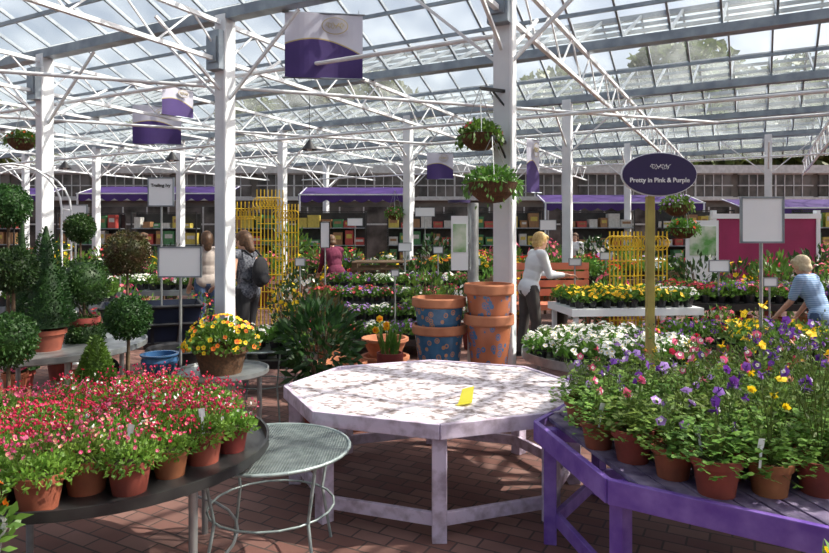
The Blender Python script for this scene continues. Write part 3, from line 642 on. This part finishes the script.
for o_ in (0,.5):
    b.tube([V((.5*math.cos(pi*i/12),o_,1.9+.5*math.sin(pi*i/12))) for i in range(13)],.012,6); 
    for s in(-1,1): b.cone((s*.5,o_,0),(s*.5,o_,1.9),.012,.012,6)
for i in range(0,13,2): q=V((.5*math.cos(pi*i/12),0,1.9+.5*math.sin(pi*i/12))); b.cone(q,q+V((0,.5,0)),.008,.008,5)
for i in range(8):
    for s in(-1,1): b.cone((s*.5,0,.22*i+.1),(s*.5,.5,.22*i+.1),.008,.008,5)
mo('garden_arch',b.mesh('arch',['whitepaint']),(X(12,7.2),7.2,0),.3,1.0,label='white tubular metal rose arch',cat='garden arch')
round_table('round_display_table',(-1.45,4.85,0),.34,.57,'small silver metal round stand under the pansies','steel','steel',4,.02)
e=thing('pansy_tub',(-1.45,4.8,.57),'brown tub overflowing with yellow and rust pansies','potted plant')
mo('tub',pot_mesh(.2,.2,'coir',24),parent=e); f=MB(); dome(f,.28,.24,.18,800,.05,.03); mo('foliage',f.mesh('f',['green']),parent=e)
f=MB()
for i in range(95): d=ru(); d.z=abs(d.z); f.flower(V((d.x*.28,d.y*.28,.19+d.z*.24)),d+V((0,-.5,.2)),.021*U(.8,1.1),0 if U(0,1)<.72 else 2,1)
mo('flowers',f.mesh('fl',['yellow','hot','orange']),parent=e)
wire_table((X(262,5.6),5.6,0),.3,.62,'small round silver-green wire stand'); fill(X(262,5.6),5.6,.45,.45,.625,0,['white','green'],.15,'the small wire stand',1,True)
bench('low_bench',X(268,6.3),6.6,.8,.5,.35,0,'low bench with trays of white flowers','tray','steel'); fill(X(268,6.3),6.6,.75,.45,.35,0,['white','green','lilac'],.155,'the low tray bench',1.2)
bench('plant_stool',-1.36,1.9,.3,.3,.5,0,'small timber stool under a zinc bucket'); 
e=thing('zinc_bucket',(-1.36,1.9,.5),'zinc bucket planted with orange flowers','potted plant'); b=MB(); b.lathe([(.001,0),(.09,0),(.12,.2),(.128,.2),(.128,.22),(.115,.22),(.11,.18)],24); mo('bucket',b.mesh('bk',['steel']),parent=e)
mo('soil',soil_mesh(.115,.18),parent=e); f=MB(); dome(f,.15,.2,.18,320,.06,.025); mo('foliage',f.mesh('f',['green']),parent=e)
f=MB(); 
for i in range(18): d=ru(); d.z=abs(d.z); f.flower(V((d.x*.13,d.y*.13,.24+d.z*.17)),d,.022,0,1)
mo('flowers',f.mesh('fl',['orange','yellow']),parent=e)
bench('plant_stool',1.3,1.78,.24,.24,.42,0,'small timber stool under a flowering pot'); putbed('yellow',(1.26,1.78,.42),1.6,'a small stool','bedding on stools')
# ------------------------------------------------------------ middle displays
round_table('round_display_table',(1.74,5.68,0),.78,.52,'grey metal round table packed with white violas','steel','steel',5,.06)
fill(1.74,5.68,1.45,1.45,.52,0,['white','white','white','lilac'],.15,'the grey round table',1.2,True,.2)
bench('display_bench',2.45,7.55,1.5,.85,.78,.1,'white display bench covered in yellow pansies','signwhite','whitepaint',True)
fill(2.45,7.55,1.45,.8,.78,.1,['yellow','yellow','yellow','white'],.155,'the white bench',1.15)
fill(2.45,7.55,1.3,.7,.78*.4+.0125,.1,['white'],.2,'the white lower shelf',.9)
bench('display_bench',3.3,5.25,1.3,.8,.6,-.2,'timber display bench of mixed pansies','wood','wood',True); fill(3.3,5.25,1.25,.75,.6,-.2,['yellow','purple','yellow','white'],.155,'the pansy bench',1.3,False,.6)
bench('display_bench',4.3,8.3,2.2,.9,.75,-.1,'black tiered bench of pink and purple flowers','tray','steel',True)
fill(4.3,8.3,2.1,.85,.75,-.1,['hot','purple','pink','purple','green'],.17,'the tall black bench',1.3,False,.5); 
bench('display_bench',3.2,6.6,1.2,.55,.5,-.1,'lower black step of the flower display','tray','steel'); fill(3.2,6.6,1.15,.5,.5,-.1,['purple','yellow','pink'],.155,'the lower black step',1.2,False,.5)
bench('display_bench',5.75,7.6,1.4,.8,.8,-.3,'raised timber bench of primulas','wood','wood',True); fill(5.75,7.6,1.35,.75,.8,-.3,['pink','white','hot'],.165,'the raised bench',1.3,False,.5)
for (x,y,z,h) in ((-.55,9.6,.62,0),(-.55,9.05,.42,0),(-.55,8.5,.25,0)):
    bench('display_bench',x,y,2.0,.5,z,0,'dark stepped bench lined with bedding pots','tray','steel'); fill(x,y,1.95,.45,z,0,['hot','lilac','white','purple','pink'],.15,'the dark stepped bench',1.1,False,.3)
bench('display_bench',-.2,10.8,2.6,.7,.72,0,'dark bench of purple and white flowers','tray','steel'); fill(-.2,10.8,2.5,.65,.72,0,['purple','white','purple','pink'],.19,'the dark far bench',1.3,False,.4)
bench('display_bench',-4.0,10.5,1.9,.8,.72,.1,'grey bench with white and pink bedding','alu','steel'); fill(-4.0,10.5,1.8,.75,.72,.1,['white','green','white','pink'],.19,'the grey bench',1.3)
bench('display_bench',-4.6,8.3,1.4,.8,.72,.2,'grey bench of white flowers and greenery','alu','steel'); fill(-4.6,8.3,1.3,.75,.72,.2,['green','white','green'],.18,'the long grey bench',1.4)
far=[(1.0,12.6,2.4,['orange','yellow','pink']),(3.8,12.6,2.4,['green','red','white']),(-1.6,14.2,2.4,['pink','purple','white']),(1.6,15,2.6,['yellow','white','red']),(5.0,15.4,2.6,['hot','pink','lilac']),(8.4,12.0,2.4,['red','hot','pink']),(7.0,10.2,2.2,['pink','green','purple']),(-6.6,13.5,2.4,['pink','white','yellow']),(-8.8,10.8,2.2,['green','purple','white']),(-4.0,16.5,2.4,['yellow','red','green']),(9.5,15.5,2.4,['purple','red','yellow']),(2.6,10.9,1.8,['red','green','lilac'])]
for x,y,w,c in far:
    bench('display_bench',x,y,w,.9,.75,0,'far display bench covered in bedding plants','wood','wood'); fill(x,y,w-.1,.75,.75,0,c,.3,'a far display bench',2.0,False,.4)
SH=[shrub(260,.3,.6,'green',.09,.035,'terra',.15,.24),shrub(260,.3,.55,'dark',.08,.035,'blackplastic',.15,.22),shrub(240,.26,.5,'lime',.08,.03,'blackplastic',.14,.22),shrub(220,.26,.5,'green',.08,.03,'terra',.14,.22,'hot'),shrub(220,.26,.5,'dark',.08,.035,'terra',.14,.22,'white'),shrub(220,.26,.5,'green',.08,.03,'terra',.14,.22,'pink'),shrub(220,.26,.5,'box',.08,.03,'terra',.14,.22,'yellow')]
for (u,d,s) in [(425,8.9,1.25),(450,9.5,1.2),(472,9.0,1.3),(415,11.8,1.5),(455,12.2,1.5),(520,10.2,1.2),(590,9.0,1.1),(612,10.0,1.4),(665,9.6,1.4),(700,9.5,1.6),(738,9.9,1.7),(775,9.5,1.5),(812,9.8,1.5),(828,8.8,1.5),(285,9.5,1.2),(300,11,1.4),(288,8.2,.9),(120,9.3,1.3),(95,7.2,1.0),(60,7.1,1.2),(15,6.4,1.0),(175,12.3,1.5),(140,12.8,1.5),(545,13.9,1.7),(575,13.4,1.7),(625,14.2,1.7),(660,13.6,1.6),(480,13.9,1.7),(510,13.4,1.5),(200,9.5,1.0),(690,6.9,.95),(722,7.4,1.1),(655,6.6,.9),(815,11.2,1.9),(770,11.2,1.7),(30,12,1.9),(75,12.2,1.8),(350,16,1.8),(318,16.5,1.8),(385,15.6,1.6),(770,5.9,.8),(735,5.0,.8),(150,9.0,1.0),(232,12.3,1.4),(265,14.5,1.7),(105,14.5,1.8),(10,9.8,1.7),(815,14.2,2.0),(745,14,2.0),(700,15,2.0),(330,13.2,1.5),(355,11.9,1.1),(490,11.2,1.2),(560,11.6,1.4),(50,9.6,1.4),(228,14,1.6),(168,15.5,1.8),(435,15.8,2.0),(470,16.2,2.1),(505,16,2.0),(545,16.4,2.1),(595,16.2,2.0),(640,16.4,2.1),(290,15.4,2.0),(130,16.8,2.0),(60,15.4,2.0)]:
    spawn(R.choice(SH),'potted_shrub',(X(u,d),d,0),'leafy green garden shrub in a nursery pot','potted plant',U(0,6.28),(s*.82,s*.82,s*U(.95,1.08)),'potted shrubs')
def trellis(u,d,w,h,label,z=0,obel=False):
    b=MB(); n=7
    for i in range(n+1):
        x=-w/2+w*i/n; b.beam((x,0,0),(x,0,h),.016,.016)
    for j in range(1,8):
        z_=h*j/8; ww=w/2; b.beam((-ww,-.015,z_),(ww,-.015,z_),.016,.016)
        b.tube([V((-w/2+w*(j-.5)/8+.1*math.cos(t),-.02,h*.9+.1*math.sin(t))) for t in [k*pi/6 for k in range(13)]],.007,4)
    mo('garden_trellis',b.mesh('trellis',['yellowsteel']),(X(u,d),d,z),U(-.2,.2),label=label,cat='trellis',group='yellow trellises')
trellis(247,11.5,.5,2.2,'tall yellow metal trellis panel with scrolled top'); trellis(270,11.3,.45,2.4,'tall yellow metal trellis panel with scrolled top'); trellis(287,12.4,.45,2.2,'tall yellow metal trellis panel with scrolled top')
trellis(624,8.9,.4,1.65,'yellow garden trellis screen'); trellis(652,9.0,.4,1.65,'yellow garden trellis screen')
for i in range(8):
    b=MB(); 
    for j in range(7): b.box((0,-.5+j/6,.12),(1.2,.11,.022))
    for x in(-.55,0,.55): b.box((x,0,.06),(.1,1.0,.09))
    for j in(-.5,0,.5): b.box((0,j,.011),(1.2,.1,.022))
    mo('wooden_pallet',b.mesh('pallet',['wood']),(X(384,13),12.9,.135*i),U(-.06,.06),label='wooden pallet in a tall stack',cat='pallet',group='stacked pallets')
bench('salmon_bench',X(556,9.9),9.9,1.3,.5,.55,.1,'salmon painted slatted garden bench','salmon','salmon')
b=MB()
for i in range(4): b.box((0,.22,.68+i*.14),(1.3,.025,.11))
for s in(-1,1): b.box((s*.62,.25,.55),(.05,.05,1.1))
mo('bench_back',b.mesh('back',['salmon']),(X(556,9.9),10.05,0),.1,label='salmon painted slatted bench back panel',cat='bench back')
e=thing('garden_trolley',(X(152,7),7,0),'dark navy garden trolley with black wheels','trolley',.4)
b=MB(); b.add([(-.4,-.25,.45),(.4,-.25,.45),(.4,.25,.45),(-.4,.25,.45),(-.5,-.32,.85),(.5,-.32,.85),(.5,.32,.85),(-.5,.32,.85)],[(3,2,1,0),(0,1,5,4),(1,2,6,5),(2,3,7,6),(3,0,4,7)]); o=mo('tub',b.mesh('tub',['navy']),parent=e); o.modifiers.new('s','SOLIDIFY').thickness=.02
b=MB()
for z,k in ((.84,1.0),(.65,.93)): 
    P_=[V((-.5*k,-.33*k,z)),V((.5*k,-.33*k,z)),V((.5*k,.33*k,z)),V((-.5*k,.33*k,z)),V((-.5*k,-.33*k,z))]; b.tube(P_,.02,6)
for x in (-.25,0,.25): b.beam((x*1.2,-.33,.84),(x,-.26,.45),.03,.02)
mo('rim_ribs',b.mesh('ribs',['blackplastic']),parent=e)
b=MB(); b.tube([V((-.45,-.25,.1)),V((-.4,-.25,.45)),V((.4,-.25,.45)),V((.5,-.25,.1))],.015); b.tube([V((-.45,.25,.1)),V((-.4,.25,.45)),V((.4,.25,.45)),V((.5,.25,.1))],.015); b.tube([V((-.45,-.25,.4)),V((-.75,-.25,1.0)),V((-.75,.25,1.0)),V((-.45,.25,.4))],.015); mo('frame',b.mesh('fr',['blackplastic']),parent=e)
for x in(-.45,.48):
    for y in(-.3,.3): b=MB(); b.cone((x,y-.02,.12),(x,y+.02,.12),.12,.12,20); mo('wheel',b.mesh('wheel',['rubber']),parent=e)
b=MB(); b.lathe([(.001,0),(.22,0),(.3,.5),(.32,.5),(.3,.52),(.27,.5),(.2,.03),(.001,.03)],24); mo('black_tub',b.mesh('bt',['blackplastic']),(X(180,6.2),6.2,0),label='large black plastic tub on the paving',cat='tub')
# ------------------------------------------------------------ people
M['skin']=mat('skin',(.62,.36,.26),(.56,.31,.22),scale=12,rough=.55)
def stripes(name,c1,c2,sc):
    m=mat(name,c1,c2,scale=sc,rough=.85,kind='wave'); w=[n for n in m.node_tree.nodes if n.type=='TEX_WAVE'][0]; w.bands_direction='Z'; w.inputs['Distortion'].default_value=.5; return m
M['navydots']=mat('navy_patterned_cloth',(.02,.022,.04),(.16,.17,.2),scale=45,rough=.85); M['whitecloth']=mat('white_cloth',(.72,.73,.76),(.62,.64,.68),scale=6,rough=.85)
M['bluestripe']=stripes('blue_striped_cloth',(.16,.28,.5),(.36,.48,.66),14); M['crimson']=mat('crimson_cloth',(.14,.015,.05),rough=.9); M['blackcloth']=mat('black_cloth',(.015,.015,.02),rough=.9); M['greycloth']=mat('grey_trousers',(.05,.045,.045),(.08,.07,.065),rough=.9)
M['beige']=mat('beige_cloth',(.42,.36,.33),rough=.9); M['denim']=mat('denim',(.04,.07,.14),(.06,.1,.2),scale=30,rough=.9)
M['blonde']=mat('blonde_hair',(.62,.42,.17),(.45,.28,.1),scale=40,rough=.6); M['brown']=mat('brown_hair',(.13,.06,.025),(.06,.03,.015),scale=40,rough=.6); M['greyhair']=mat('pale_blonde_hair',(.6,.5,.33),(.45,.35,.22),scale=40,rough=.6)
M['eyew']=mat('eye',(.02,.015,.01),rough=.2); M['lip']=mat('lip',(.5,.15,.13),rough=.5)
def person(loc,rot,label,bend=0,hp=0,hands=((-.2,.1,.8),(.2,.1,.8)),top='whitecloth',bot='blackcloth',hair='blonde',sleeve=1.0,long=False,step=.06,H=1.0):
    e=thing('person',loc,label,'person',rot,H)
    hip=V((0,0,.92)); Rm=Matrix.Rotation(-bend,3,'X')
    T=lambda p: Rm@(V(p)-hip)+hip
    hipx=.09
    hc=T((0,.0,1.53)); Rh=Matrix.Rotation(-(bend*.6+hp),3,'X'); Hd=lambda p:hc+Rh@V(p)
    sh={-1:T((-.17,0,1.36)),1:T((.17,0,1.36))}
    def ik(s,h,l1=.28,l2=.25):
        h=V(h); dv=h-s; L=min(dv.length,l1+l2-.01); h=s+dv.normalized()*L; m=s+dv.normalized()*(l1*l1-l2*l2+L*L)/(2*L); k=math.sqrt(max(0,l1*l1-((m-s).length)**2)); pr=V((0,-.7,-.7)); dn=dv.normalized(); pr=(pr-dn*pr.dot(dn)).normalized(); return m+pr*k,h
    arms={}
    for i,s in enumerate((-1,1)): arms[s]=(sh[s],)+ik(sh[s],hands[i])
    legs={s:(V((s*hipx,0,.9)),V((s*(hipx+.01),s*step*.6+.02,.48)),V((s*(hipx+.01),s*step-.02,.08))) for s in(-1,1)}
    def torso(b,i):
        b.ball(hip+V((0,0,.0)),(.155+i,.11+i,.12+i),14); b.ball(T((0,0,1.08)),(.125+i,.095+i,.16+i),14,0,Rm); b.ball(T((0,.0,1.24)),(.15+i,.105+i,.17+i),14,0,Rm)
        b.caps(T((-.13,0,1.36)),T((.13,0,1.36)),.055+i,.055+i); b.ball(T((0,.06,1.22)),(.13+i,.06+i,.08+i),12,0,Rm)
    b=MB(); torso(b,0); b.caps(T((0,0,1.36)),hc+Rh@V((0,-.01,-.08)),.055,.047)
    b.ball(Hd((0,-.008,.02)),(.076,.095,.1),16,0,Rh); b.ball(Hd((0,.022,-.045)),(.056,.068,.066),14,0,Rh); b.ball(Hd((0,.075,-.085)),(.024,.02,.02),8,0,Rh)
    b.caps(Hd((0,.09,.01)),Hd((0,.112,-.022)),.009,.013,8)
    for s in(-1,1):
        b.ball(Hd((s*.077,-.005,-.01)),(.012,.02,.032),8,0,Rh)
        S,E,W=arms[s]; b.caps(S,E,.047,.037,12); b.caps(E,W,.037,.024,12)
        d=(W-E).normalized(); d=(d+V((0,.15,-.1))).normalized(); sd=V((1,0,0)) ; sd=(sd-d*sd.dot(d)).normalized(); nn=sd.cross(d).normalized()
        if nn.z>0: nn=-nn
        for k in range(4):
            o=(k-1.5)*.019*-s; k0=W+d*.01+sd*o*.6; k1=W+d*.085+sd*o; b.caps(k0,k1,.0135,.0115,8)
            fl_=(.034,.04,.037,.028)[k]; k2=k1+(d+nn*.35).normalized()*fl_; k3=k2+(d+nn*1.0).normalized()*fl_*.85; b.caps(k1,k2,.0095,.009,8); b.caps(k2,k3,.009,.0078,8)
        t0=W+d*.02-sd*s*.02; t1=t0+(d*.7-sd*s*.8+nn*.2).normalized()*.045; t2=t1+(d+nn*.4-sd*s*.2).normalized()*.032; b.caps(t0,t1,.013,.011,8); b.caps(t1,t2,.011,.009,8)
        h_,k_,a_=legs[s]; b.caps(h_,k_,.085,.055,12); b.caps(k_,a_,.056,.036,12); b.caps(a_-V((0,.02,.03)),a_+V((0,.14,-.045)),.035,.028,10)
    def rem(name,b,m,vox,it=3):
        o=mo(name,b.mesh(name,[m]),parent=e); r=o.modifiers.new('Remesh','REMESH'); r.mode='VOXEL'; r.voxel_size=vox; r.use_smooth_shade=True
        s=o.modifiers.new('Smooth','SMOOTH'); s.iterations=it; s.factor=.4; return o
    rem('body',b,'skin',.0068,2)
    b=MB(); torso(b,.018)
    for s in(-1,1):
        S,E,W=arms[s]
        if sleeve>0:
            t=min(1,sleeve*2); b.caps(S,S.lerp(E,t),.06,.052,12)
            if sleeve>.5: b.caps(E,E.lerp(W,(sleeve-.5)*2*.93),.05,.036,12)
        else: b.ball(S,.062,12)
    b.caps(hip-V((.06,0,.02)),hip+V((.06,0,-.02)),.125,.125,14)
    rem('top',b,top,.012)
    b=MB(); b.ball(hip-V((0,0,.03)),(.165,.125,.12),14)
    for s in(-1,1): h_,k_,a_=legs[s]; b.caps(h_,k_,.1,.072,12); b.caps(k_,a_+V((0,0,.01)),.07,.055,12)
    rem('trousers',b,bot,.012)
    b=MB(); b.ball(Hd((0,-.028,.035)),(.092,.1,.1),16,0,Rh); b.ball(Hd((0,.03,.085)),(.07,.06,.035),12,0,Rh)
    for s in(-1,1): b.ball(Hd((s*.066,-.03,-.01)),(.025,.055,.07),10,0,Rh)
    if long: b.caps(Hd((0,-.07,0)),Hd((0,-.08,-.13)),.075,.055,12)
    else: b.ball(Hd((0,-.06,-.04)),(.07,.05,.06),12,0,Rh)
    rem('hair',b,hair,.009)
    for s in(-1,1):
        b=MB(); b.ball(Hd((s*.03,.083,.008)),(.011,.006,.007),10,0,Rh); mo('eye',b.mesh('eye',['eyew']),parent=e)
        a_=legs[s][2]; b=MB(); b.caps(a_-V((0,.03,.035)),a_+V((0,.15,-.045)),.043,.034,12); b.box(a_+V((0,.06,-.072)),(.08,.24,.016)); mo('shoe',b.mesh('shoe',['blackcloth']),parent=e)
    b=MB(); b.ball(Hd((0,.087,-.05)),(.02,.007,.006),10,0,Rh); mo('mouth',b.mesh('mouth',['lip']),parent=e)
    return e
person((1.5,8.4,0),-pi/2+.25,'blonde woman in white long-sleeved top reaching over flowers',.28,.2,((-.14,.5,1.08),(.18,.46,1.08)),'whitecloth','greycloth','blonde',.9)
wl=V((-2.06,7.9,0)); wr=pi/2-.45
person(wl,wr,'brown-haired woman in patterned sleeveless top looking down at plants',.12,.25,((-.2,.3,.98),(.22,.22,.92)),'navydots','blackcloth','brown',0,True)
bp=thing('backpack',wl+Matrix.Rotation(wr,3,'Z')@V((0,-.2,.98)),'dark navy fabric backpack worn on a woman\'s back','bag',wr)
b=MB(); b.ball((0,0,.17),(.13,.075,.19),16); b.ball((0,-.06,.09),(.09,.045,.08),12); o=mo('pouch',b.mesh('pouch',['blackcloth']),parent=bp); r=o.modifiers.new('r','REMESH'); r.mode='VOXEL'; r.voxel_size=.012; r.use_smooth_shade=True
for s in(-1,1): b=MB(); b.tube([V((s*.08,.05,.35)),V((s*.1,.15,.43)),V((s*.11,.26,.42)),V((s*.12,.33,.3)),V((s*.13,.28,.12)),V((s*.1,.05,.05))],.013,6); mo('strap',b.mesh('strap',['blackcloth']),parent=bp)
person((X(207,9.6),9.6,0),.5,'woman in beige top standing beside the column',.05,.1,((-.22,.15,.85),(.2,.2,.9)),'beige','denim','brown',.4,True)
person((X(336,11.9),11.9,0),.5,'person in dark crimson jacket bending over the flower bench',.45,.2,((-.15,.5,.88),(.2,.5,.88)),'crimson','blackcloth','brown',1)
person((X(822,6.5),6.5,0),.55,'pale-haired woman in blue striped top leaning towards plants',.4,.25,((-.18,.45,.85),(.22,.4,.85)),'bluestripe','denim','greyhair',.4,False,.06,.86)
person((X(143,15),15,0),-.6,'distant shopper in beige jacket',.05,.1,((-.22,.15,.85),(.2,.2,.9)),'beige','denim','brown',1)
person((X(575,17),17,0),2.6,'distant shopper in white shirt',.0,.1,((-.22,.15,.85),(.2,.2,.9)),'whitecloth','denim','brown',.5)
# ------------------------------------------------------------ light, camera
w=bpy.data.worlds.new('World'); bpy.context.scene.world=w; w.use_nodes=True; nt=w.node_tree; bg=nt.nodes['Background']
sk=nt.nodes.new('ShaderNodeTexSky'); sk.sky_type='NISHITA'; sk.sun_disc=False; sk.sun_elevation=math.radians(46); sk.sun_rotation=math.radians(88); sk.dust_density=6; sk.air_density=1
hs=nt.nodes.new('ShaderNodeHueSaturation'); hs.inputs['Saturation'].default_value=.65
nt.links.new(sk.outputs[0],hs.inputs['Color']); nt.links.new(hs.outputs[0],bg.inputs[0]); bg.inputs[1].default_value=.215
sun=bpy.data.lights.new('Sun','SUN'); sun.energy=7.0; sun.angle=.01; sun.color=(1,.93,.8)
so=bpy.data.objects.new('Sun',sun); so.rotation_euler=V((.85,.03,.9)).to_track_quat('Z','Y').to_euler(); so.location=(10,4,12); col.objects.link(so)
bpy.context.scene.view_settings.view_transform='Standard'
cam=bpy.data.cameras.new('Camera'); cam.sensor_width=36; cam.lens=F/829*36; cam.shift_y=-41.5/829; cam.clip_end=300
co=bpy.data.objects.new('Camera',cam); co.location=(0,0,EYE); co.rotation_euler=(pi/2,0,0); col.objects.link(co)
bpy.context.scene.camera=co
